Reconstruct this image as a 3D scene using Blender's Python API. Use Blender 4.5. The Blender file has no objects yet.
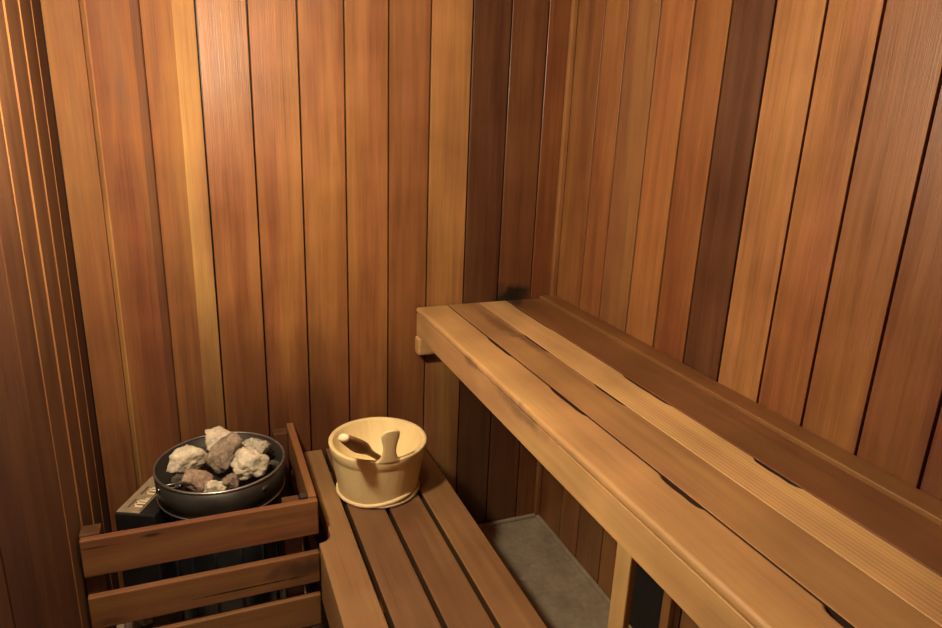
import bpy, bmesh, math, random
from mathutils import Vector, Matrix, noise

S = bpy.context.scene
COL = S.collection
PI = math.pi

# ------------------------------------------------------------------ camera
cam_d = bpy.data.cameras.new('camera')
cam = bpy.data.objects.new('camera', cam_d)
COL.objects.link(cam)
cam_d.sensor_fit = 'HORIZONTAL'
cam_d.sensor_width = 36.0
cam_d.lens = 670.52 / 942.0 * 36.0
cam_d.clip_start = 0.02
RX = Vector((0.927622, -0.371541, 0.038403))
RY = Vector((-0.073548, -0.282486, -0.956448))
RZ = Vector((0.366208, 0.884397, -0.289366))
CP = Vector((-1.1412, -2.0, 1.4996))
cam.matrix_world = Matrix(((RX.x, -RY.x, -RZ.x, CP.x), (RX.y, -RY.y, -RZ.y, CP.y),
                           (RX.z, -RY.z, -RZ.z, CP.z), (0, 0, 0, 1)))
S.camera = cam

# ------------------------------------------------------------------ world, exposure, lamp
w = bpy.data.worlds.new('world')
S.world = w
w.use_nodes = True
w.node_tree.nodes['Background'].inputs[0].default_value = (1.0, 0.8, 0.55, 1)
w.node_tree.nodes['Background'].inputs[1].default_value = 0.0
S.view_settings.view_transform = 'Standard'
S.view_settings.look = 'None'
S.view_settings.exposure = 0.0
S.view_settings.gamma = 1.0
S.view_settings.use_curve_mapping = False

# two real lamps light the room: a globe hanging on a short stem and a weaker one on the ceiling
LAMP_COL = (1.0, 0.83, 0.58)
LAMP = Vector((-1.32, -0.88, 1.68))     # hanging globe
LAMP_E = 800.0
LAMP_R = 0.046
LAMP2 = Vector((-0.86, -0.90, 2.06))    # ceiling lamp globe
LAMP2_E = 100.0


# ------------------------------------------------------------------ materials
def new_mat(name):
    m = bpy.data.materials.new(name)
    m.use_nodes = True
    nt = m.node_tree
    return m, nt, nt.nodes['Principled BSDF']


def N(nt, t, **kw):
    n = nt.nodes.new(t)
    for k, v in kw.items():
        setattr(n, k, v)
    return n


def math_node(nt, op, a, b=None, clamp=False):
    n = N(nt, 'ShaderNodeMath', operation=op, use_clamp=clamp)
    for i, v in enumerate((a, b)):
        if v is None:
            continue
        if isinstance(v, (int, float)):
            n.inputs[i].default_value = v
        else:
            nt.links.new(v, n.inputs[i])
    return n.outputs[0]


def remap(nt, v, a, b, c, d):
    n = N(nt, 'ShaderNodeMapRange')
    nt.links.new(v, n.inputs['Value'])
    for k, x in zip(('From Min', 'From Max', 'To Min', 'To Max'), (a, b, c, d)):
        n.inputs[k].default_value = x
    return n.outputs[0]


def wood(name, rough=0.42, grain=1.0, stains_and_patches=(), spec=0.5, bump=0.25, ring=0.0, soft=1.0, matte_x=None):
    """cedar: the board's own colour comes from the face attribute 'tone', the grain from the uv (u along the board, metres)"""
    m, nt, b = new_mat(name)
    at = N(nt, 'ShaderNodeAttribute', attribute_name='tone')
    uv = N(nt, 'ShaderNodeUVMap', uv_map='grain')
    oc = N(nt, 'ShaderNodeTexCoord')

    def noise_uv(su, sv, detail, rgh=0.6, dist=0.0):
        mp = N(nt, 'ShaderNodeMapping')
        mp.inputs['Scale'].default_value = (su, sv, 1)
        nt.links.new(uv.outputs[0], mp.inputs[0])
        n = N(nt, 'ShaderNodeTexNoise', noise_dimensions='2D')
        n.inputs['Scale'].default_value = 1.0
        n.inputs['Detail'].default_value = detail
        n.inputs['Roughness'].default_value = rgh
        n.inputs['Distortion'].default_value = dist
        nt.links.new(mp.outputs[0], n.inputs['Vector'])
        return n.outputs['Fac']
    fine = noise_uv(5.0, 320.0, 4, 0.65)
    mid = noise_uv(1.6, 55.0, 3, 0.6, 0.4)
    broad = noise_uv(1.1, 11.0, 2, 0.5, 0.5)
    blot = N(nt, 'ShaderNodeTexNoise')
    blot.inputs['Scale'].default_value = 5.5
    blot.inputs['Detail'].default_value = 3
    nt.links.new(oc.outputs['Object'], blot.inputs['Vector'])
    pore = remap(nt, noise_uv(14.0, 520.0, 2, 0.5), 0.58, 0.72, 0.0, 1.0)
    f = math_node(nt, 'ADD', remap(nt, fine, 0.3, 0.7, -0.07 * grain, 0.07 * grain),
                  remap(nt, mid, 0.3, 0.7, -0.11 * grain, 0.11 * grain))
    f = math_node(nt, 'ADD', f, remap(nt, broad, 0.3, 0.7, -0.13 * grain, 0.13 * grain))
    f = math_node(nt, 'ADD', f, remap(nt, blot.outputs['Fac'], 0.3, 0.7, -0.14 * soft, 0.14 * soft))
    f = math_node(nt, 'SUBTRACT', f, math_node(nt, 'MULTIPLY', pore, 0.08 * grain))
    if ring:
        mp = N(nt, 'ShaderNodeMapping')
        mp.inputs['Scale'].default_value = (0.25, 1, 1)
        nt.links.new(uv.outputs[0], mp.inputs[0])
        wv = N(nt, 'ShaderNodeTexWave', bands_direction='Y')
        wv.inputs['Scale'].default_value = 34.0
        wv.inputs['Distortion'].default_value = 1.6
        wv.inputs['Detail'].default_value = 1.5
        wv.inputs['Detail Scale'].default_value = 0.6
        nt.links.new(mp.outputs[0], wv.inputs[0])
        f = math_node(nt, 'ADD', f, remap(nt, wv.outputs['Fac'], 0, 1, -ring, ring))
    f = math_node(nt, 'ADD', f, 1.0)
    # shade the tone: darker grain is also redder
    g = N(nt, 'ShaderNodeVectorMath', operation='SCALE')
    nt.links.new(at.outputs['Color'], g.inputs[0])
    nt.links.new(f, g.inputs['Scale'])
    hsv = N(nt, 'ShaderNodeHueSaturation')
    nt.links.new(g.outputs[0], hsv.inputs['Color'])
    nt.links.new(remap(nt, broad, 0.3, 0.7, 0.492, 0.508), hsv.inputs['Hue'])
    col = hsv.outputs['Color']
    for (x, y, z, rx, ry, rz, k, c) in stains_and_patches:
        sp = N(nt, 'ShaderNodeMapping')
        sp.inputs['Location'].default_value = (-x / rx, -y / ry, -z / rz)
        sp.inputs['Scale'].default_value = (1 / rx, 1 / ry, 1 / rz)
        nt.links.new(oc.outputs['Object'], sp.inputs[0])
        ln = N(nt, 'ShaderNodeVectorMath', operation='LENGTH')
        nt.links.new(sp.outputs[0], ln.inputs[0])
        big = max(rx, ry, rz) > 0.3
        nz = N(nt, 'ShaderNodeTexNoise')
        nz.inputs['Scale'].default_value = 5.0 if big else 30.0
        nz.inputs['Detail'].default_value = 3
        nm = N(nt, 'ShaderNodeMapping')
        nm.inputs['Scale'].default_value = (1.6, 1.0, 0.3) if big else (1, 1, 1)
        nt.links.new(oc.outputs['Object'], nm.inputs[0])
        nt.links.new(nm.outputs[0], nz.inputs['Vector'])
        d = math_node(nt, 'ADD', ln.outputs['Value'], remap(nt, nz.outputs['Fac'], 0.3, 0.7, -0.3, 0.3))
        fac = remap(nt, d, 0.32 if big else 0.35, 1.0, k, 0.0)
        mx = N(nt, 'ShaderNodeMix', data_type='RGBA')
        nt.links.new(fac, mx.inputs['Factor'])
        nt.links.new(col, mx.inputs['A'])
        mx.inputs['B'].default_value = (*c, 1)
        col = mx.outputs['Result']
    nt.links.new(col, b.inputs['Base Color'])
    r = math_node(nt, 'ADD', remap(nt, mid, 0.3, 0.7, rough - 0.05, rough + 0.08), remap(nt, blot.outputs['Fac'], 0.3, 0.7, -0.05, 0.05))
    if matte_x is not None:
        # the boards in the corner by the heater have lost their finish
        sx = N(nt, 'ShaderNodeSeparateXYZ')
        nt.links.new(oc.outputs['Object'], sx.inputs[0])
        fl = math_node(nt, 'LESS_THAN', sx.outputs[0], matte_x)
        r = math_node(nt, 'ADD', r, math_node(nt, 'MULTIPLY', fl, 0.28))
        nt.links.new(remap(nt, fl, 0, 1, spec, spec * 0.45), b.inputs['Specular IOR Level'])
    else:
        b.inputs['Specular IOR Level'].default_value = spec
    nt.links.new(r, b.inputs['Roughness'])
    bp = N(nt, 'ShaderNodeBump')
    bp.inputs['Strength'].default_value = bump
    bp.inputs['Distance'].default_value = 0.0012
    nt.links.new(math_node(nt, 'ADD', fine, math_node(nt, 'MULTIPLY', mid, 0.8)), bp.inputs['Height'])
    nt.links.new(bp.outputs[0], b.inputs['Normal'])
    return m


def plain(name, col, rough=0.5, metal=0.0, noise_amt=0.15, scale=20, emit=None, bump=0.0):
    m, nt, b = new_mat(name)
    tc = N(nt, 'ShaderNodeTexCoord')
    nz = N(nt, 'ShaderNodeTexNoise')
    nz.inputs['Scale'].default_value = scale
    nz.inputs['Detail'].default_value = 4
    nt.links.new(tc.outputs['Object'], nz.inputs['Vector'])
    mx = N(nt, 'ShaderNodeVectorMath', operation='SCALE')
    mx.inputs[0].default_value = col
    nt.links.new(remap(nt, nz.outputs['Fac'], 0.3, 0.7, 1 - noise_amt, 1 + noise_amt), mx.inputs['Scale'])
    nt.links.new(mx.outputs[0], b.inputs['Base Color'])
    nt.links.new(remap(nt, nz.outputs['Fac'], 0.3, 0.7, rough - 0.06, rough + 0.06), b.inputs['Roughness'])
    b.inputs['Metallic'].default_value = metal
    if bump:
        bp = N(nt, 'ShaderNodeBump')
        bp.inputs['Strength'].default_value = bump
        bp.inputs['Distance'].default_value = 0.004
        nt.links.new(nz.outputs['Fac'], bp.inputs['Height'])
        nt.links.new(bp.outputs[0], b.inputs['Normal'])
    if emit:
        b.inputs['Emission Color'].default_value = (*emit[0], 1)
        b.inputs['Emission Strength'].default_value = emit[1]
    return m


def stone_mat(name, c1, c2, c3):
    m, nt, b = new_mat(name)
    tc = N(nt, 'ShaderNodeTexCoord')
    n1 = N(nt, 'ShaderNodeTexNoise')
    n1.inputs['Scale'].default_value = 28
    n1.inputs['Detail'].default_value = 6
    n1.inputs['Roughness'].default_value = 0.65
    n2 = N(nt, 'ShaderNodeTexNoise')
    n2.inputs['Scale'].default_value = 120
    n2.inputs['Detail'].default_value = 5
    for n in (n1, n2):
        nt.links.new(tc.outputs['Object'], n.inputs['Vector'])
    cr = N(nt, 'ShaderNodeValToRGB')
    cr.color_ramp.elements[0].position = 0.32
    cr.color_ramp.elements[0].color = (*c1, 1)
    cr.color_ramp.elements[1].position = 0.66
    cr.color_ramp.elements[1].color = (*c3, 1)
    e = cr.color_ramp.elements.new(0.48)
    e.color = (*c2, 1)
    nt.links.new(math_node(nt, 'ADD', math_node(nt, 'MULTIPLY', n1.outputs['Fac'], 0.7), math_node(nt, 'MULTIPLY', n2.outputs['Fac'], 0.3)), cr.inputs[0])
    nt.links.new(cr.outputs[0], b.inputs['Base Color'])
    b.inputs['Roughness'].default_value = 0.85
    bp = N(nt, 'ShaderNodeBump')
    bp.inputs['Strength'].default_value = 0.7
    bp.inputs['Distance'].default_value = 0.004
    nt.links.new(n2.outputs['Fac'], bp.inputs['Height'])
    nt.links.new(bp.outputs[0], b.inputs['Normal'])
    return m


def floor_mat():
    m, nt, b = new_mat('grey_floor')
    tc = N(nt, 'ShaderNodeTexCoord')
    n1 = N(nt, 'ShaderNodeTexNoise')
    n1.inputs['Scale'].default_value = 9
    n1.inputs['Detail'].default_value = 6
    n2 = N(nt, 'ShaderNodeTexNoise')
    n2.inputs['Scale'].default_value = 55
    n2.inputs['Detail'].default_value = 3
    n3 = N(nt, 'ShaderNodeTexNoise')
    n3.inputs['Scale'].default_value = 21
    n3.inputs['Detail'].default_value = 2
    for n in (n1, n2, n3):
        nt.links.new(tc.outputs['Object'], n.inputs['Vector'])
    f = math_node(nt, 'ADD', remap(nt, n1.outputs['Fac'], 0.3, 0.7, 0.75, 1.2), remap(nt, n2.outputs['Fac'], 0.3, 0.7, -0.1, 0.1))
    g = N(nt, 'ShaderNodeVectorMath', operation='SCALE')
    g.inputs[0].default_value = (0.37, 0.30, 0.215)
    nt.links.new(f, g.inputs['Scale'])
    mx = N(nt, 'ShaderNodeMix', data_type='RGBA')
    nt.links.new(remap(nt, n3.outputs['Fac'], 0.66, 0.74, 0.0, 0.7), mx.inputs['Factor'])
    nt.links.new(g.outputs[0], mx.inputs['A'])
    mx.inputs['B'].default_value = (0.52, 0.46, 0.33, 1)
    nt.links.new(mx.outputs['Result'], b.inputs['Base Color'])
    b.inputs['Roughness'].default_value = 0.6
    return m


BLACKISH = (0.012, 0.010, 0.009)
M_WALL = wood('cedar_panelling', 0.40, 1.25, bump=0.4, spec=0.5, matte_x=-1.111, stains_and_patches=[(-0.99, 0.0, 0.40, 0.44, 0.06, 0.58, 0.80, (0.075, 0.026, 0.011)), (-0.170, 0.0, 0.895, 0.088, 0.05, 0.060, 0.97, BLACKISH)])  # first patch darkens the wall low behind the heater
M_BENCH = wood('bench_timber', 0.5, 0.75, spec=0.35)
M_DARK = wood('guard_timber', 0.52, 1.2, spec=0.35)
M_PINE = wood('bucket_pine', 0.45, 0.35, spec=0.4, soft=0.3)
M_FLOOR = floor_mat()
M_STEEL = plain('blackened_steel', (0.055, 0.048, 0.041), 0.44, 0.55, 0.3, 14)
M_RIM = plain('bright_rim_steel', (0.42, 0.40, 0.37), 0.34, 0.9, 0.1, 20)
M_BLACK = plain('black_enamel', (0.011, 0.010, 0.010), 0.5, 0.0, 0.2, 20)
M_BLUE = plain('dark_steel_casing', (0.06, 0.065, 0.075), 0.38, 0.85, 0.3, 9)
M_PLAQUE = plain('brass_plaque', (0.42, 0.33, 0.22), 0.42, 0.35, 0.15, 60)
M_MARK = plain('cream_lettering', (0.85, 0.70, 0.46), 0.5, 0.0, 0.05, 30)
M_MARKD = plain('dark_lettering', (0.13, 0.085, 0.05), 0.5, 0.0, 0.05, 30)
M_PANEL = plain('black_panel', (0.012, 0.011, 0.010), 0.8, 0.0, 0.2, 20)
M_GLOBE = plain('wall_lamp_glass', (0.9, 0.85, 0.75), 0.4, 0.0, 0.02, 5, emit=(LAMP_COL, LAMP_E))
M_GLOBE2 = plain('ceiling_lamp_glass', (0.9, 0.85, 0.75), 0.4, 0.0, 0.02, 5, emit=(LAMP_COL, LAMP2_E))
M_WHITE = plain('white_enamel', (0.6, 0.57, 0.5), 0.45, 0.0, 0.05, 10)
M_NAIL = plain('nail_steel', (0.12, 0.11, 0.10), 0.5, 0.8, 0.1, 10)


# ------------------------------------------------------------------ mesh builder
class MB:
    def __init__(self):
        self.bm = bmesh.new()
        self.uv = self.bm.loops.layers.uv.new('grain')
        self.tone = self.bm.faces.layers.float_vector.new('tone_tmp')

    def _absorb(self, tb, axis, tone, seed, tone_fn=None, smooth=False):
        """take the faces of a small bmesh over with grain uv along the axis and a colour"""
        o1, o2 = [i for i in range(3) if i != axis]
        mp = {}
        for v in tb.verts:
            mp[v] = self.bm.verts.new(v.co)
        for f in tb.faces:
            try:
                nf = self.bm.faces.new([mp[v] for v in f.verts])
            except ValueError:
                continue
            nf.smooth = smooth or f.smooth
            c = f.calc_center_median()
            nf[self.tone] = Vector(tone_fn(c) if tone_fn else tone)
            for lp in nf.loops:
                co = lp.vert.co
                lp[self.uv].uv = (co[axis] + seed * 7.31, co[o1] + co[o2] * 0.83 + seed * 3.77)
        tb.free()

    def box(self, x0, x1, y0, y1, z0, z1, axis, tone, seed=0.0, bevel=0.0, seg=2):
        tb = bmesh.new()
        bmesh.ops.create_cube(tb, size=1.0)
        for v in tb.verts:
            v.co = Vector(((x0 + x1) / 2 + v.co.x * (x1 - x0), (y0 + y1) / 2 + v.co.y * (y1 - y0), (z0 + z1) / 2 + v.co.z * (z1 - z0)))
        if bevel:
            bmesh.ops.bevel(tb, geom=tb.edges[:], offset=bevel, segments=seg, profile=0.5, affect='EDGES')
        self._absorb(tb, axis, tone, seed)
        return self

    def prism(self, pts, axis, a0, a1, tone, seed=0.0, tone_fn=None, bevel_edges=None, bevel=0.0, seg=2):
        """polygon (in the plane across the axis) pushed from a0 to a1"""
        tb = bmesh.new()
        o1, o2 = [i for i in range(3) if i != axis]

        def P(p, a):
            c = [0, 0, 0]
            c[o1], c[o2], c[axis] = p[0], p[1], a
            return c
        A = [tb.verts.new(P(p, a0)) for p in pts]
        B = [tb.verts.new(P(p, a1)) for p in pts]
        tb.faces.new(A)
        tb.faces.new(B[::-1])
        n = len(pts)
        for i in range(n):
            tb.faces.new((A[i], B[i], B[(i + 1) % n], A[(i + 1) % n]))
        bmesh.ops.recalc_face_normals(tb, faces=tb.faces[:])
        if bevel:
            if bevel_edges == 'caps':
                es = [e for e in tb.edges if abs(e.verts[0].co[axis] - e.verts[1].co[axis]) < 1e-6]
            else:
                es = tb.edges[:]
            bmesh.ops.bevel(tb, geom=es, offset=bevel, segments=seg, profile=0.5, affect='EDGES', clamp_overlap=True)
        self._absorb(tb, self._grain if hasattr(self, '_grain') else axis, tone, seed, tone_fn)
        return self

    def lathe(self, prof, c, tone=(1, 1, 1), seed=0.0, n=64, smooth=True, tone_fn=None, closed=True):
        tb = bmesh.new()
        rings = []
        for (r, z) in prof:
            if r < 1e-6:
                rings.append([tb.verts.new((c[0], c[1], c[2] + z))])
            else:
                rings.append([tb.verts.new((c[0] + r * math.cos(2 * PI * k / n), c[1] + r * math.sin(2 * PI * k / n), c[2] + z)) for k in range(n)])
        pairs = list(zip(rings, rings[1:]))
        if closed:
            pairs.append((rings[-1], rings[0]))
        for a, b in pairs:
            for k in range(n):
                k2 = (k + 1) % n
                if len(a) == 1 and len(b) == 1:
                    continue
                if len(a) == 1:
                    tb.faces.new((a[0], b[k2], b[k]))
                elif len(b) == 1:
                    tb.faces.new((a[k], a[k2], b[0]))
                else:
                    tb.faces.new((a[k], a[k2], b[k2], b[k]))
        bmesh.ops.recalc_face_normals(tb, faces=tb.faces[:])
        self._absorb(tb, 2, tone, seed, tone_fn, smooth)
        return self

    def tube(self, path, rads, tone=(1, 1, 1), seed=0.0, n=16, flat=1.0, axis=2, side=None):
        """swept ellipse, rads per point, flat = thickness ratio across the side vector"""
        tb = bmesh.new()
        rings = []
        path = [Vector(p) for p in path]
        for i, p in enumerate(path):
            t = (path[min(i + 1, len(path) - 1)] - path[max(i - 1, 0)]).normalized()
            s = Vector(side) if side else (Vector((0, 0, 1)) if abs(t.z) < 0.9 else Vector((1, 0, 0)))
            a = (s - t * s.dot(t)).normalized()
            b = t.cross(a)
            rings.append([tb.verts.new(p + a * rads[i] * math.cos(2 * PI * k / n) + b * rads[i] * flat * math.sin(2 * PI * k / n)) for k in range(n)])
        for a, b in zip(rings, rings[1:]):
            for k in range(n):
                tb.faces.new((a[k], a[(k + 1) % n], b[(k + 1) % n], b[k]))
        tb.faces.new(rings[0])
        tb.faces.new(rings[-1][::-1])
        bmesh.ops.recalc_face_normals(tb, faces=tb.faces[:])
        self._absorb(tb, axis, tone, seed, None, True)
        return self

    def build(self, name, mat, parent=None, off=(0, 0, 0)):
        me = bpy.data.meshes.new(name)
        off = Vector(off)
        if off.length:
            for v in self.bm.verts:
                v.co -= off
        tones = [tuple(f[self.tone]) for f in self.bm.faces]
        self.bm.to_mesh(me)
        self.bm.free()
        a = me.attributes.get('tone_tmp')
        if a:
            me.attributes.remove(a)
        a = me.attributes.new('tone', 'FLOAT_COLOR', 'FACE')
        for i, t in enumerate(tones):
            a.data[i].color = (t[0], t[1], t[2], 1)
        me.materials.append(mat)
        o = bpy.data.objects.new(name, me)
        COL.objects.link(o)
        if parent:
            o.parent = parent
        elif off.length:
            o.location = off
        return o


def tag(o, label, cat, group=None):
    o['label'] = label
    o['category'] = cat
    if group:
        o['group'] = group
    return o


def thing(name, loc, label, cat, group=None):
    o = bpy.data.objects.new(name, None)
    o.empty_display_size = 0.05
    o.location = loc
    COL.objects.link(o)
    return tag(o, label, cat, group)


def struct(o):
    o['kind'] = 'structure'
    return o


# ------------------------------------------------------------------ wood tones (linear)
CEDAR = (0.262, 0.106, 0.036)
GOLD = (0.300, 0.140, 0.049)
SAP = (0.350, 0.180, 0.063)
MID = (0.225, 0.091, 0.031)
GREYB = (0.225, 0.100, 0.039)
RED = (0.190, 0.070, 0.024)
DARK = (0.088, 0.034, 0.0145)
DARKM = (0.130, 0.050, 0.020)
GAPC = (0.010, 0.005, 0.003)
random.seed(4)

H = 2.15          # ceiling
XL = -1.455       # left wall
YF = -2.45        # wall behind the camera


def wall_boards(mb, axis, front, back, joints, tones, seed0, ch=0.0014, gap=0.0048, strips=None, z0=0.0, z1=H, gaps={}):
    """vertical boards; axis = the horizontal axis they follow; front / back = the two depths"""
    strips = strips or {}
    s = 1 if back > front else -1
    for i, (a, b) in enumerate(zip(joints, joints[1:])):
        ga, gb = gaps.get(i, gap), gaps.get(i + 1, gap)
        if a > b:
            a, b, ga, gb = b, a, gb, ga
        lo_, hi_ = a + ga / 2, b - gb / 2
        c = ch[i] if isinstance(ch, list) else ch
        c0, c1 = c if isinstance(c, tuple) else (c, c)
        st = strips.get(i, [])
        cuts = sorted([q for (q0, q1, _) in st for q in (q0, q1) if lo_ + c0 < q < hi_ - c1])
        pts = [(lo_, front + s * c0), (lo_ + c0, front)] + [(q, front) for q in cuts] + [(hi_ - c1, front), (hi_, front + s * c1), (hi_, back), (lo_, back)]
        base = tones[i % len(tones)]
        k = random.uniform(0.95, 1.05)
        base = tuple(v * k for v in base)

        def fn(cn, st=st, base=base):
            p = cn[axis]
            for (q0, q1, t) in st:
                if q0 <= p <= q1:
                    return t
            return base
        if axis == 1:
            pts = [(d, h) for (h, d) in pts]
        mb.prism(pts, 2, z0, z1, base, seed0 + i * 1.37, fn)


# ------------------------------------------------------------------ the room
# floor: grey pan with a low upstand along the walls
fb = MB()
fb.box(XL - 0.05, 0.05, YF - 0.05, 0.05, -0.06, 0.0, 0, (1, 1, 1))
fb.box(XL, 0.0, -0.014, 0.0, 0.0, 0.014, 0, (1, 1, 1), 0, 0.004)
fb.box(-0.014, 0.0, YF, -0.014, 0.0, 0.014, 1, (1, 1, 1), 0, 0.004)
floor = struct(fb.build('floor', M_FLOOR))

bj = [0.0, -0.093, -0.218, -0.343, -0.473, -0.600, -0.728, -0.855, -0.983, -1.110, -1.240, -1.372, XL]
bt = [RED, DARKM, DARK, GOLD, MID, CEDAR, CEDAR, CEDAR, CEDAR, MID, RED, (0.200, 0.078, 0.027)]
bstr = {9: [(-1.165, -1.1, SAP)], 10: [(-1.262, -1.236, DARKM), (-1.373, -1.358, GOLD)]}  # gold strip near the left corner paints in the lit chamfer
mb = MB()
wall_boards(mb, 0, 0.0, 0.016, bj, bt, 1.0, strips=bstr, ch=[0.0014] * 10 + [(0.0105, 0.003), 0.001], gaps={11: 0.0006, 10: 0.0016})
mb.box(XL - 0.06, 0.06, 0.016, 0.05, 0, H, 2, GAPC)
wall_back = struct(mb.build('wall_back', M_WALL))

rj = [0.0, -0.171, -0.292, -0.436, -0.569, -0.697, -0.825, -0.955, -1.078, -1.208, -1.334, -1.462, -1.59, -1.718, -1.846, -1.974, -2.1, -2.23, -2.36, YF]
rt = [MID, CEDAR, GREYB, CEDAR, RED, DARK, GOLD, CEDAR, (0.205, 0.083, 0.028), (0.155, 0.057, 0.020), (0.15, 0.055, 0.020), MID, CEDAR, MID, GREYB, CEDAR, RED, MID, CEDAR]
mb = MB()
wall_boards(mb, 1, 0.0, 0.016, rj, rt, 31.0, gap=0.0062, ch=[0.0006, 0.0006, 0.0006, 0.0006, (0.0006, 0.0022)] + [0.0008] * 20)
mb.box(0.016, 0.05, YF, 0.05, 0, H, 2, GAPC)
wall_right = struct(mb.build('wall_right', M_WALL))

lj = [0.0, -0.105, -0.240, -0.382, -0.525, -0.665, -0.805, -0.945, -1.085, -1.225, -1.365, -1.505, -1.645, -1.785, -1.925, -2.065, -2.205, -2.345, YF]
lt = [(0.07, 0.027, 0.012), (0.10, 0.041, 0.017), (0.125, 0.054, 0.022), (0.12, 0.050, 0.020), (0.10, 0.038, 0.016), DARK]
lc = [0.005, 0.010, 0.013, 0.004]
lstr = {i: [(lj[i + 1], lj[i + 1] + lc[i] + 0.002, CEDAR if i < 3 else MID)] for i in range(4)}  # paler chamfer edges, the light they catch put into the tone
mb = MB()
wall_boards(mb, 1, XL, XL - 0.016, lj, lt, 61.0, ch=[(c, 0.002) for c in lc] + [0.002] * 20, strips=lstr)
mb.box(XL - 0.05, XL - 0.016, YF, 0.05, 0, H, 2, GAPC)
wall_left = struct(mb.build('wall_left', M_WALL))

fj = [XL + i * (-XL / 11) for i in range(12)]
mb = MB()
wall_boards(mb, 0, YF, YF - 0.016, fj, [MID, CEDAR, RED, CEDAR], 91.0)
mb.box(XL - 0.05, 0.05, YF - 0.05, YF - 0.016, 0, H, 2, GAPC)
wall_front = struct(mb.build('wall_front', M_WALL))

mb = MB()
for i in range(20):
    y1 = 0.0 - i * 0.1225
    mb.box(XL, 0.0, y1 - 0.121, y1, H, H + 0.016, 0, [MID, CEDAR, RED][i % 3], 120 + i, 0.002, 1)
mb.box(XL - 0.05, 0.05, YF - 0.05, 0.05, H + 0.016, H + 0.05, 0, GAPC)
ceiling = struct(mb.build('ceiling', M_WALL))

# corner strip and the strip that runs along the right wall over the bench
mb = MB()
mb.box(-0.020, -0.001, -0.020, -0.001, 0.015, H - 0.001, 2, GOLD, 140.0, 0.004)
struct(mb.build('trim_1', M_WALL))

# ------------------------------------------------------------------ upper bench
UB = Vector((-0.255, -1.15, 0.0))
YB0, YB1 = -0.004, -2.25
ZT = 0.885
BT1 = (0.46, 0.265, 0.112)
BT2 = (0.36, 0.200, 0.082)
BT3 = (0.56, 0.35, 0.150)
BT4 = (0.185, 0.082, 0.031)
st_bench = [(-0.165, -0.01, 0.885, 0.05, 0.10, 0.05, 0.8, (0.05, 0.03, 0.02)),
            (-0.505, -0.48, 0.868, 0.02, 0.085, 0.014, 0.6, (0.10, 0.06, 0.035)),
            (-0.505, -0.78, 0.862, 0.02, 0.15, 0.022, 0.6, (0.11, 0.066, 0.038)),
            (-0.320, -0.26, 0.885, 0.028, 0.17, 0.02, 0.6, (0.12, 0.062, 0.032)),
            (-0.305, -0.42, 0.885, 0.02, 0.13, 0.02, 0.6, (0.10, 0.052, 0.028)),
            (-0.505, -1.55, 0.860, 0.02, 0.10, 0.03, 0.4, (0.13, 0.08, 0.05))]
M_UB = wood('upper_bench_timber', 0.5, 0.7, spec=0.35,
            stains_and_patches=[(x - UB.x, y - UB.y, z - UB.z, a, b_, c_, k, cc) for (x, y, z, a, b_, c_, k, cc) in st_bench])
M_UBR = wood('ringed_timber', 0.5, 0.7, spec=0.35, ring=0.11)
ub = thing('sauna_bench', UB, 'upper slatted cedar bench fixed along the right wall', 'bench')


def slat_outline(x0, x1, y0, y1, notch_lo=(), notch_hi=()):
    """top outline of a bench board, with spindle-shaped bites out of its long edges"""
    pts = []

    def edge(x, ya, yb, notches, sgn):
        seq = [(x, ya)]
        d = 1 if yb > ya else -1
        for (c, hl, dep) in sorted(notches, key=lambda q: q[0] * d):
            for u, q in ((-1, 0.0), (-0.93, 0.3), (-0.8, 0.75), (-0.6, 0.95), (-0.2, 0.85), (0.2, 1.0), (0.6, 0.9), (0.78, 0.7), (0.92, 0.25), (1, 0.0)):
                seq.append((x + sgn * dep * q, c + d * u * hl))
        seq.append((x, yb))
        return seq
    pts += edge(x0, y0, y1, notch_lo, 1)
    pts += edge(x1, y1, y0, notch_hi, -1)
    return pts


def bench_slat(name, x0, x1, y0, y1, zt, th, tone, seed, mat, parent, off, lo_n=(), hi_n=(), bev=0.003, label=None, seg=2, gap_shade=(0.03, 0.015, 0.008), front=-9.0):
    mb = MB()
    mb._grain = 1
    def fn(c):
        # shade in the joints between the boards, painted on the slat sides
        if gap_shade and c.z < zt - 0.6 * bev - 0.0012 and c.z > zt - th + 0.001 and c.x > front + 0.004:
            return gap_shade
        return tone
    mb.prism(slat_outline(x0, x1, y0, y1, lo_n, hi_n), 2, zt - th, zt, tone, seed, fn, 'caps', bev, seg)
    o = mb.build(name, mat, parent, off)
    if label:
        o['label'] = label
    return o


J1 = [(-0.425, 0.085, 0.0055), (-0.80, 0.085, 0.0065), (-1.195, 0.06, 0.008), (-1.535, 0.045, 0.010)]
J2 = [(-0.43, 0.08, 0.0065), (-0.80, 0.07, 0.007)]
J3 = [(-0.80, 0.10, 0.0065), (-1.20, 0.06, 0.009), (-0.20, 0.15, 0.004)]
bench_slat('slat', -0.507, -0.3978, YB0, YB1, ZT, 0.020, BT1, 201, M_UB, ub, UB, hi_n=J1, bev=0.0078, seg=4, front=-0.507)
bench_slat('slat', -0.3970, -0.2885, YB0, YB1, ZT, 0.038, BT2, 203, M_UB, ub, UB, hi_n=J2, bev=0.0014)
bench_slat('slat', -0.2870, -0.1880, YB0, YB1, ZT, 0.038, BT3, 205, M_UBR, ub, UB, hi_n=J3, bev=0.0014, label='paler honey coloured slat with fine grain lines')
bench_slat('slat', -0.1850, -0.0605, YB0, YB1, ZT, 0.038, BT4, 207, M_UB, ub, UB, bev=0.0020, label='darker brown slat nearest the wall')
mb = MB()
mb.box(-0.506, -0.4765, YB1, YB0, 0.7905, 0.8649, 1, BT1, 209, 0.0008, 1)
mb.build('fascia', M_UB, ub, UB)
mb = MB()
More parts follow.
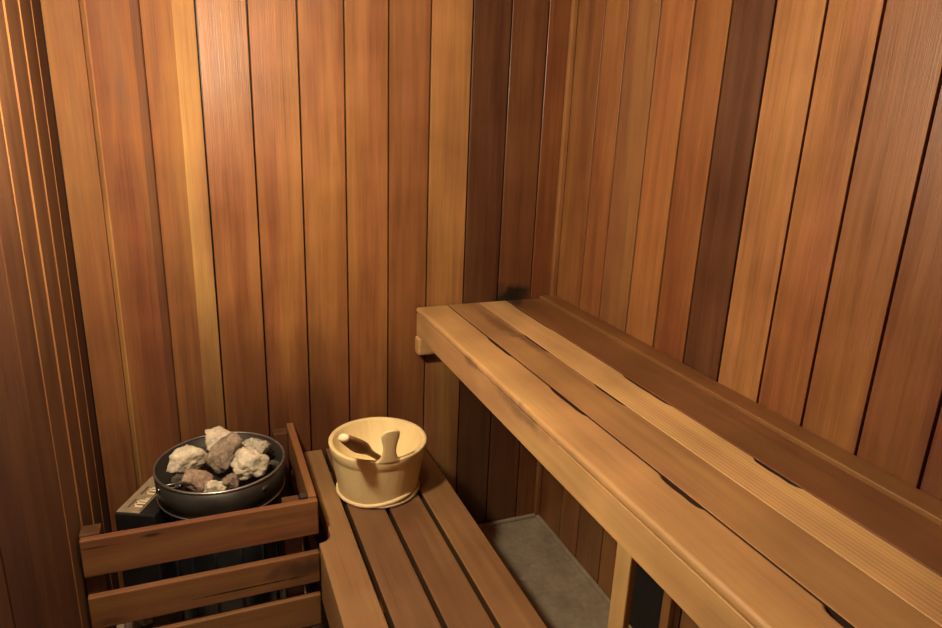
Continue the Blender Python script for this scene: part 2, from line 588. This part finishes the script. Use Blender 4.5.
mb.box(-0.0595, -0.0015, YB1, YB0, 0.86, 0.895, 1, (0.20, 0.088, 0.031), 211, 0.003, 2)
o = mb.build('wall_strip', M_UB, ub, UB)
o['label'] = 'narrow strip along the wall'
# bearer on the back wall under the slats
mb = MB()
mb.box(-0.512, -0.05, -0.045, -0.002, 0.728, 0.790, 0, (0.46, 0.27, 0.11), 213, 0.010, 3)
mb.build('bearer', M_UB, ub, UB)
mb = MB()
mb.box(-0.46, -0.05, -1.185, -1.145, 0.785, 0.846, 0, MID, 214, 0.003, 2)
mb.build('bearer', M_UB, ub, UB)
mb = MB()
mb.box(-0.475, -0.460, -1.178, -1.132, 0.0, 0.7903, 2, (0.42, 0.25, 0.105), 215, 0.003, 2)
mb.build('leg', M_UB, ub, UB)
mb = MB()
mb.box(-0.475, -0.437, -2.228, -2.18, 0.0, 0.7903, 2, BT1, 216, 0.003, 2)
mb.build('leg', M_UB, ub, UB)

# black panel filling the black area behind the bench leg, with an upright batten beside it
hb = MB()
hb.box(-0.014, -0.0005, -0.768, -0.575, 0.02, 0.72, 2, (1, 1, 1), 0, 0.002)
dark_panel = hb.build('wall_panel', M_PANEL, None, (-0.007, -0.67, 0.02))
tag(dark_panel, 'plain black panel on the right wall behind the bench leg', 'dark_panel')
hb = MB()
hb.box(-0.020, -0.0005, -0.802, -0.7695, 0.02, 0.74, 2, (0.42, 0.19, 0.068), 218, 0.003)
tag(hb.build('batten', M_BENCH, None, (-0.01, -0.77, 0.02)), 'upright wooden batten beside the black panel under the upper bench', 'batten')

# ------------------------------------------------------------------ lower bench
LB = Vector((-0.707, -0.95, 0.0))
lb = thing('sauna_bench', LB, 'lower bench of four spaced slats below the wooden bucket', 'bench')
LZ = 0.425
ly0, ly1 = -0.006, -1.75
lt_ = [(0.265, 0.143, 0.060), (0.175, 0.086, 0.039), (0.185, 0.090, 0.040), (0.235, 0.120, 0.050)]
# first slat, with a rounded step where the guard ends
arc = [(-0.883, -0.455)] + [(-0.883 - 0.033 * (1 - math.cos(PI / 2 * k / 6)), -0.470 - 0.030 * math.sin(PI / 2 * k / 6)) for k in range(7)]
out = [(-0.883, ly0)] + arc + [(-0.916, -0.515), (-0.916, ly1), (-0.8245, ly1), (-0.8245, ly0)]
mb = MB()
mb._grain = 1
mb.prism(out, 2, LZ - 0.036, LZ, lt_[0], 231, None, 'caps', 0.003, 2)
o = mb.build('slat', M_BENCH, lb, LB)
o['label'] = 'edge slat notched around the heater guard'
for k, (x0, x1) in enumerate(((-0.812, -0.716), (-0.704, -0.606), (-0.594, -0.4985))):
    bench_slat('slat', x0, x1, ly0, ly1, LZ, 0.036, lt_[k + 1], 233 + 2 * k, M_BENCH, lb, LB, bev=0.003, gap_shade=(0.07, 0.034, 0.016))
for k, y in enumerate((-0.12, -0.73, -1.35)):
    mb = MB()
    mb.box(-0.868 if y > -0.5 else -0.8855, -0.5305, y - 0.022, y + 0.022, 0.325, LZ - 0.0365, 0, MID, 241 + k, 0.003)
    mb.build('bearer', M_DARK, lb, LB)
mb = MB()
mb.box(-0.914, -0.886, -1.74, -0.505, 0.255, LZ - 0.0365, 1, (0.24, 0.12, 0.05), 245, 0.003)
mb.build('apron', M_DARK, lb, LB)
mb = MB()
mb.box(-0.884, -0.868, -0.495, -0.02, 0.12, LZ - 0.0365, 1, (0.16, 0.08, 0.035), 247, 0.003)
mb.build('apron', M_DARK, lb, LB)
mb = MB()
mb.box(-0.530, -0.515, -1.74, -0.02, 0.325, LZ - 0.0365, 1, MID, 246, 0.003)
mb.build('apron', M_DARK, lb, LB)
for k, (x, y) in enumerate(((-0.84, -0.085), (-0.55, -0.085), (-0.84, -1.385), (-0.55, -1.385))):
    mb = MB()
    mb.box(x - 0.02, x + 0.02, y - 0.013 + 0.0, y + 0.013, 0.0, LZ - 0.0365, 2, MID, 250 + k, 0.003)
    mb.build('leg', M_DARK, lb, LB)

# ------------------------------------------------------------------ heater guard
GB = Vector((-1.18, -0.45, 0.0))
M_GUARD = wood('scorched_guard_timber', 0.52, 1.2, spec=0.35,
               stains_and_patches=[(x - GB.x, y - GB.y, z, rx, ry, rz, k, c) for (x, y, z, rx, ry, rz, k, c) in
                       [(-1.30, -0.47, 0.515, 0.03, 0.03, 0.006, 0.9, (0.03, 0.012, 0.006)),
                        (-0.96, -0.47, 0.335, 0.10, 0.03, 0.03, 0.75, (0.055, 0.025, 0.014)),
                        (-1.05, -0.47, 0.500, 0.10, 0.03, 0.012, 0.35, (0.06, 0.025, 0.012)),
                        (-1.40, -0.47, 0.300, 0.05, 0.03, 0.015, 0.5, (0.06, 0.02, 0.01)),
                        (-1.08, -0.47, 0.312, 0.19, 0.03, 0.0035, 0.95, (0.012, 0.006, 0.004)),
                        (-1.42, -0.47, 0.508, 0.06, 0.03, 0.003, 0.7, (0.03, 0.012, 0.006))]])
gd = thing('heater_guard', GB, 'scorched wooden slat guard fence around the sauna heater', 'guard')
GT = (0.200, 0.083, 0.032)
for k, (z0, z1) in enumerate(((0.431, 0.530), (0.284, 0.374), (0.148, 0.243))):
    mb = MB()
    mb.box(-1.448, -0.911, -0.470, -0.451, z0, z1, 0, GT, 261 + k, 0.003, 2)
    mb.build('front_rail', M_GUARD, gd, GB)
    mb = MB()
    mb.box(-0.932, -0.911, -0.4505, -0.004, z0, z1 + (0.004 if k == 0 else 0), 1, (0.23, 0.098, 0.036) if k == 0 else (0.07, 0.03, 0.013), 266 + k, 0.003, 2)  # lower side rails toned dark, shade inside the guard painted in
    mb.build('side_rail', M_GUARD, gd, GB)
for k, (x0, x1, y0, y1, zt) in enumerate(((-1.451, -1.408, -0.4505, -0.408, 0.533), (-0.996, -0.952, -0.4505, -0.408, 0.520), (-0.976, -0.9325, -0.046, -0.004, 0.52))):
    mb = MB()
    mb.box(x0, x1, y0, y1, 0.0 if k < 2 else 0.014, zt, 2, (0.085, 0.036, 0.016), 271 + k, 0.003, 2)  # post tone darkened to paint in the shade behind the rails
    mb.build('post', M_GUARD, gd, GB)
mb = MB()
mb.box(-0.9515, -0.9325, -0.440, -0.420, 0.44, 0.530, 2, (0.05, 0.035, 0.03), 276, 0.003, 2)
mb.build('corner_block', M_GUARD, gd, GB)

# ------------------------------------------------------------------ sauna heater
HC = Vector((-1.134, -0.23, 0.0))
ht = thing('sauna_heater', HC, 'dark round electric sauna heater filled with stones behind the wooden guard', 'heater')
mb = MB()
mb.lathe([(0.0, 0.470), (0.150, 0.470), (0.1655, 0.478), (0.1690, 0.553), (0.1640, 0.553), (0.1605, 0.512), (0.0, 0.512)], HC, closed=False)
mb.build('stone_basket', M_STEEL, ht, HC)
mb = MB()


def ring_prof(r, z, t):
    return [(r + t * math.cos(a * PI / 5), z + t * math.sin(a * PI / 5)) for a in range(10)]


mb.lathe(ring_prof(0.1672, 0.5555, 0.0035), HC)
mb.build('rim', M_RIM, ht, HC)
mb = MB()
mb.lathe(ring_prof(0.1650, 0.4765, 0.0026), HC)
mb.build('lower_ring', M_RIM, ht, HC)
mb = MB()
mb.lathe([(0.0, 0.075), (0.138, 0.075), (0.143, 0.085), (0.143, 0.462), (0.138, 0.4695), (0.0, 0.4695)], HC, closed=False)
mb.build('casing', M_BLUE, ht, HC)
for k in range(3):
    a = PI / 2 + k * 2 * PI / 3
    mb = MB()
    x, y = HC.x + 0.115 * math.cos(a), HC.y + 0.115 * math.sin(a)
    mb.tube([(x, y, 0.0), (x, y, 0.0765)], [0.012, 0.012])
    mb.build('leg', M_BLUE, ht, HC)
# vertical ribs on the casing
for k in range(14):
    a = 2 * PI * k / 14
    mb = MB()
    x, y = HC.x + 0.1435 * math.cos(a), HC.y + 0.1435 * math.sin(a)
    mb.tube([(x, y, 0.09), (x, y, 0.458)], [0.004, 0.004], n=8)
    mb.build('rib', M_BLUE, ht, HC)

# control box turned in the corner, its plaque facing up
ang = math.atan2(0.178, 0.086)          # long side of the plaque
U = Vector((math.cos(ang), math.sin(ang), 0))
V = Vector((U.y, -U.x, 0))              # to the right of the long side
O = Vector((-1.398, -0.250, 0))
ZB = 0.460


def obox(mb, u0, u1, v0, v1, z0, z1, bevel=0.0):
    tb = bmesh.new()
    bmesh.ops.create_cube(tb, size=1.0)
    for v in tb.verts:
        v.co = O + U * ((u0 + u1) / 2 + v.co.x * (u1 - u0)) + V * ((v0 + v1) / 2 + v.co.y * (v1 - v0)) + Vector((0, 0, (z0 + z1) / 2 + v.co.z * (z1 - z0)))
    bmesh.ops.recalc_face_normals(tb, faces=tb.faces[:])
    if bevel:
        bmesh.ops.bevel(tb, geom=tb.edges[:], offset=bevel, segments=2, profile=0.5, affect='EDGES')
    mb._absorb(tb, 2, (1, 1, 1), 0)


mb = MB()
obox(mb, -0.004, 0.200, -0.004, 0.105, 0.16, ZB, 0.004)
mb.build('control_box', M_BLACK, ht, HC)
mb = MB()
obox(mb, 0.0, 0.192, 0.0, 0.062, ZB, ZB + 0.003, 0.001)
pq = mb.build('plaque', M_PLAQUE, ht, HC)
pq['label'] = 'tan plaque with pale lettering'
mb = MB()
mbd = MB()
zz0, zz1 = ZB + 0.0028, ZB + 0.0046
for g0 in (0.026, 0.088):
    # two groups of tall strokes joined by short bars
    for du in (0.0, 0.013, 0.026):
        obox(mb, g0 + du, g0 + du + 0.0055, 0.030, 0.056, zz0, zz1)
    obox(mb, g0, g0 + 0.0315, 0.030, 0.0345, zz0, zz1)
    obox(mb, g0 + 0.036, g0 + 0.041, 0.045, 0.056, zz0, zz1)
    obox(mbd, g0 - 0.004, g0 + 0.034, 0.018, 0.0235, zz0, zz1)
    obox(mbd, g0 + 0.0065, g0 + 0.012, 0.037, 0.056, zz0, zz1 - 0.0006)
obox(mbd, 0.008, 0.150, 0.0575, 0.0595, zz0, zz1 - 0.0006)
mb.build('lettering', M_MARK, pq, HC)
mbd.build('lettering', M_MARKD, pq, HC)
# conduit down from the box
mb = MB()
mb.tube([(-1.400, -0.300, 0.0), (-1.400, -0.300, 0.22)], [0.007, 0.007], n=12)
mb.tube([(-1.400, -0.300, 0.215), (-1.374, -0.285, 0.235)], [0.007, 0.007], n=12)
mb.build('conduit', plain('pink_conduit', (0.35, 0.22, 0.18), 0.5, 0.2, 0.1, 20), ht, HC)
# small wire bracket inside the basket
mb = MB()
for (p, q) in (((-1.288, -0.305), (-1.238, -0.300)), ((-1.288, -0.285), (-1.238, -0.280)), ((-1.238, -0.300), (-1.238, -0.280)), ((-1.288, -0.305), (-1.288, -0.285))):
    mb.tube([(p[0], p[1], 0.535), (q[0], q[1], 0.535)], [0.0022, 0.0022], n=8)
mb.tube([(-1.263, -0.303, 0.512), (-1.263, -0.303, 0.535)], [0.0022, 0.0022], n=8)
mb.build('wire_bracket', M_RIM, ht, HC)

# ------------------------------------------------------------------ stones
MS_PALE = stone_mat('pale_stone', (0.30, 0.24, 0.17), (0.58, 0.50, 0.37), (0.78, 0.70, 0.54))
MS_BROWN = stone_mat('brown_stone', (0.085, 0.06, 0.042), (0.24, 0.175, 0.125), (0.42, 0.33, 0.24))
MS_PINK = stone_mat('pinkish_stone', (0.14, 0.085, 0.06), (0.30, 0.20, 0.14), (0.46, 0.34, 0.24))
MS_GREY = stone_mat('grey_stone', (0.10, 0.088, 0.066), (0.40, 0.35, 0.26), (0.62, 0.55, 0.42))
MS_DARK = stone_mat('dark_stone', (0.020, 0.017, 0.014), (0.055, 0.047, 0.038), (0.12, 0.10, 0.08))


def stone(name, c, size, rot, seed, mat, label, group, cuts=14, rough=0.085):
    rnd = random.Random(seed)
    bm = bmesh.new()
    bmesh.ops.create_icosphere(bm, subdivisions=4, radius=1.0)
    planes = []
    for _ in range(cuts):
        n = Vector((rnd.gauss(0, 1), rnd.gauss(0, 1), rnd.gauss(0, 1))).normalized()
        planes.append((n, rnd.uniform(0.52, 0.86)))
    off = Vector((seed * 3.1, seed * 1.7, seed * 0.9))
    for v in bm.verts:
        d = v.co.normalized()
        r = 1.0
        for n, h in planes:
            k = d.dot(n)
            if k > 1e-3:
                r = min(r, h / k)
        r *= 1 + rough * 1.6 * noise.noise(d * 2.2 + off) + rough * noise.noise(d * 5 + off) + rough * 0.7 * noise.noise(d * 12 + off)
        v.co = d * r
    size = tuple(q * (1.13 if cuts > 12 and mat is not MS_DARK else 1.0) for q in size)
    R = Matrix.Rotation(rot[2], 3, 'Z') @ Matrix.Rotation(rot[1], 3, 'Y') @ Matrix.Rotation(rot[0], 3, 'X')
    for v in bm.verts:
        v.co = R @ Vector((v.co.x * size[0], v.co.y * size[1], v.co.z * size[2]))
    zmin = min(v.co.z for v in bm.verts)
    for v in bm.verts:
        v.co.z -= zmin
    me = bpy.data.meshes.new(name)
    for f in bm.faces:
        f.smooth = True
    bm.to_mesh(me)
    bm.free()
    me.materials.append(mat)
    o = bpy.data.objects.new(name, me)
    o.location = c
    COL.objects.link(o)
    return tag(o, label, 'stone', group)


SG = 'stones in the sauna heater'
ZS = 0.5125
stone('sauna_stone', (-1.219, -0.220, ZS + 0.018), (0.056, 0.044, 0.036), (0.35, -0.15, 0.25), 3, MS_PALE, 'broad pale cream stone at the left of the heater pile', SG)
stone('sauna_stone', (-1.127, -0.137, ZS + 0.024), (0.054, 0.034, 0.034), (0.1, 0.1, 0.15), 5, MS_PALE, 'pale flat-topped stone at the back top of the heater pile', SG)
stone('sauna_stone', (-1.124, -0.222, ZS + 0.012), (0.041, 0.047, 0.054), (0.3, 0.5, 0.5), 7, MS_BROWN, 'tall brown stone in the middle of the heater pile', SG)
stone('sauna_stone', (-1.045, -0.195, ZS + 0.012), (0.050, 0.042, 0.036), (0.0, 0.1, -0.4), 11, MS_GREY, 'greyish pitted stone at the back right of the heater pile', SG, rough=0.13)
stone('sauna_stone', (-1.062, -0.292, ZS + 0.012), (0.056, 0.046, 0.044), (0.3, 0.0, 0.5), 13, MS_PALE, 'large pale crusty stone at the front right of the heater pile', SG, rough=0.12)
stone('sauna_stone', (-1.195, -0.307, ZS + 0.002), (0.038, 0.032, 0.034), (0.6, 0.2, 0.8), 17, MS_PINK, 'pinkish brown stone at the front left of the heater pile', SG)
stone('sauna_stone', (-1.155, -0.350, ZS + 0.002), (0.030, 0.022, 0.026), (0.2, 0.1, 0.1), 19, MS_PALE, 'small pale stone against the front rim of the heater', SG)
stone('sauna_stone', (-1.112, -0.338, ZS + 0.002), (0.030, 0.026, 0.026), (0.1, 0.4, 0.9), 23, MS_BROWN, 'small brown stone wedged between pale stones at the front rim', SG)
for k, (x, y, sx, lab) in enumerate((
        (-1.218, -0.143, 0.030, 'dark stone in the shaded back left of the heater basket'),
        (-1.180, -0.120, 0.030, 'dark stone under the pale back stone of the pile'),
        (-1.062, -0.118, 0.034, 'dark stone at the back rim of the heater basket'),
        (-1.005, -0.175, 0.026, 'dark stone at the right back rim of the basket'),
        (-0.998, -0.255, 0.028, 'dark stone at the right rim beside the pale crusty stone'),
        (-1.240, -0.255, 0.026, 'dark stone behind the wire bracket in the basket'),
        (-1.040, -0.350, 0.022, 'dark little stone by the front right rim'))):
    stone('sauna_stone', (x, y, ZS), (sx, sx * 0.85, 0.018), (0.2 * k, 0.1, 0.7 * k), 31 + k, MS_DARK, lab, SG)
stone('fallen_stone', (-1.372, -0.135, 0.0), (0.026, 0.022, 0.022), (0.2, 0.1, 0.1), 53, MS_PALE, 'small pale stone fallen on the floor behind the heater guard', None)

# ------------------------------------------------------------------ bucket
BC = Vector((-0.707, -0.287, LZ))
bk = thing('sauna_bucket', BC, 'pale wooden sauna bucket standing on the lower bench', 'bucket')
PINE = (0.88, 0.70, 0.36)
PINE2 = (0.84, 0.66, 0.35)


def r_out(z):
    return 0.1135 + (0.1395 - 0.1135) * (z / 0.160)


mb = MB()
prof = [(0.0, 0.006), (0.112, 0.006), (0.1145, 0.009)]
prof += [(r_out(z), z) for z in (0.03, 0.06, 0.09, 0.12)]
prof += [(r_out(0.128), 0.128), (r_out(0.130) + 0.0016, 0.1305), (r_out(0.156) + 0.0016, 0.157), (r_out(0.16) + 0.0006, 0.1605), (0.136, 0.1615), (0.1285, 0.1610), (0.1265, 0.157)]
prof += [(0.104, 0.022), (0.0, 0.022)]
mb.lathe(prof, BC, PINE, 301, 96, True, lambda c: PINE if (int((math.atan2(c.y - BC.y, c.x - BC.x) + PI) / (2 * PI) * 20) % 3) else tuple(v * 0.96 for v in PINE), closed=False)
mb.build('body', M_PINE, bk, BC)
# split willow hoop round the foot, its end lapping over itself at the front right
mb = MB()
path, rr = [], []
for k in range(0, 140):
    a = -PI * 0.62 + 2 * PI * 1.16 * k / 139
    lap = max(0.0, (k - 112) / 27.0)
    z = 0.008 + 0.016 * lap * lap * (3 - 2 * lap) if k > 112 else 0.008
    path.append((BC.x + (0.1185 + 0.001 * lap) * math.cos(a), BC.y + (0.1185 + 0.001 * lap) * math.sin(a), BC.z + z))
    rr.append(0.0058 if 4 < k < 134 else 0.0058 * (0.35 + 0.65 * (min(k, 139 - k) / 5.0)))
mb.tube(path, rr, (0.86, 0.70, 0.40), 305, 10, 0.75, 0)
mb.build('hoop', M_PINE, bk, BC)
# the tall front stave that ends in a rounded grip
th0 = math.atan2(-0.1345, -0.004)
grip = [(0.152, 0.048, 0.046), (0.159, 0.036, 0.034), (0.168, 0.026, 0.025), (0.182, 0.0200, 0.0195), (0.198, 0.0175, 0.0175), (0.212, 0.0185, 0.019), (0.226, 0.0220, 0.0225),
        (0.238, 0.0245, 0.0250), (0.247, 0.0225, 0.0250), (0.253, 0.0180, 0.0230), (0.2575, 0.0110, 0.0185), (0.260, 0.003, 0.011)]
tb = bmesh.new()
rows = []
NS = 9
for (z, wl, wr) in grip:
    row = []
    for inner in (0, 1):
        r = (r_out(z) + 0.0032 if not inner else r_out(z) - 0.0105)
        line = []
        for k in range(NS):
            s = -wl + (wl + wr) * k / (NS - 1)
            e = 0.0025 * (abs(2 * k / (NS - 1) - 1) ** 3)
            rr_ = r - e if not inner else r + e
            a = th0 + s / r_out(0.16)
            line.append(tb.verts.new((BC.x + rr_ * math.cos(a), BC.y + rr_ * math.sin(a), BC.z + z)))
        row.append(line)
    rows.append(row)
for (o0, i0), (o1, i1) in zip(rows, rows[1:]):
    for k in range(NS - 1):
        tb.faces.new((o0[k], o0[k + 1], o1[k + 1], o1[k]))
        tb.faces.new((i0[k + 1], i0[k], i1[k], i1[k + 1]))
    tb.faces.new((i0[0], o0[0], o1[0], i1[0]))
    tb.faces.new((o0[-1], i0[-1], i1[-1], o1[-1]))
for (o0, i0), flip in ((rows[0], 1), (rows[-1], 0)):
    for k in range(NS - 1):
        q = (o0[k], o0[k + 1], i0[k + 1], i0[k])
        tb.faces.new(q[::-1] if flip else q)
bmesh.ops.recalc_face_normals(tb, faces=tb.faces[:])
mb = MB()
mb._absorb(tb, 2, PINE, 307, None, True)
gp = mb.build('handle', M_PINE, bk, BC)
gp['label'] = 'rounded upright grip rising from the front rim'
bv = gp.modifiers.new('soft', 'SUBSURF')
bv.levels = bv.render_levels = 1

# ------------------------------------------------------------------ ladle leaning in the bucket
E0 = Vector((-0.848, -0.485, 0.708))
RIMP = Vector((-0.759, -0.384, 0.600))
D = (RIMP - E0).normalized()
LP = RIMP + D * 0.125
lad = thing('ladle', E0, 'wooden ladle with thick handle leaning over the bucket rim', 'ladle')
LT = (0.30, 0.165, 0.065)
mb = MB()
L = (LP - E0).length
ts = [0.012, 0.02, 0.035, 0.06, 0.09, 0.115, 0.14, 0.17, 0.2, L]
rs = [0.0150, 0.0175, 0.0205, 0.0235, 0.0265, 0.0270, 0.022, 0.015, 0.012, 0.012]
mb.tube([E0 + D * t for t in ts], rs, LT, 311, 20, 0.62, 2, side=(0.75, -0.6, 0.2))
mb.build('handle', M_DARK, lad, E0)
mb = MB()
mb.tube([E0 + D * t for t in (0.0, 0.002, 0.006, 0.0122)], [0.008, 0.0130, 0.0155, 0.0158], (0.86, 0.72, 0.46), 313, 20, 0.7, 2, side=(0.75, -0.6, 0.2))  # tip painted pale for the lit end, handle brown for its shaded side
o = mb.build('end_knob', M_PINE, lad, E0)
o['label'] = 'rounded tip painted pale as if lit'
mb = MB()
bp_ = [(0.0, -0.026), (0.018, -0.024), (0.030, -0.014), (0.034, 0.0), (0.036, 0.012), (0.032, 0.012), (0.029, 0.0), (0.022, -0.012), (0.0, -0.019)]
mb.lathe(bp_, LP + Vector((0.006, 0.0, -0.018)), LT, 315, 40, True, None, False)
mb.build('bowl', M_DARK, lad, E0)

# ------------------------------------------------------------------ lamps
WB = Vector((LAMP.x, LAMP.y, H))
lamp = thing('pendant_lamp', WB, 'round frosted lamp hanging on a short stem from the ceiling', 'lamp')
g = WB.z - LAMP.z
mb = MB()
mb.lathe([(0.0, -0.001), (0.05, -0.001), (0.05, -0.012), (0.012, -0.02), (0.008, -0.03), (0.008, -g + LAMP_R + 0.012), (0.022, -g + LAMP_R + 0.008), (0.024, -g + LAMP_R - 0.004), (0.0, -g + LAMP_R + 0.001)], WB, n=32, closed=False)
mb.build('lamp_stem', M_WHITE, lamp, WB)
mb = MB()
mb.lathe([(0.0, -g + LAMP_R)] + [(LAMP_R * math.sin(a * PI / 12), -g + LAMP_R * math.cos(a * PI / 12)) for a in range(1, 12)] + [(0.0, -g - LAMP_R)], WB, n=32, closed=False)
mb.build('lamp_glass', M_GLOBE, lamp, WB)

CB = Vector((LAMP2.x, LAMP2.y, H))
lamp = thing('ceiling_lamp', CB, 'round frosted lamp on the ceiling', 'lamp')
mb = MB()
mb.lathe([(0.0, -0.001), (0.085, -0.001), (0.085, -0.02), (0.06, -0.040), (0.0, -0.042)], CB, closed=False)
mb.build('lamp_base', M_WHITE, lamp, CB)
mb = MB()
g = CB.z - LAMP2.z
mb.lathe([(0.0, -g + 0.046)] + [(0.046 * math.sin(a * PI / 12), -g + 0.046 * math.cos(a * PI / 12)) for a in range(1, 12)] + [(0.0, -g - 0.046)], CB, n=32, closed=False)
mb.build('lamp_glass', M_GLOBE2, lamp, CB)
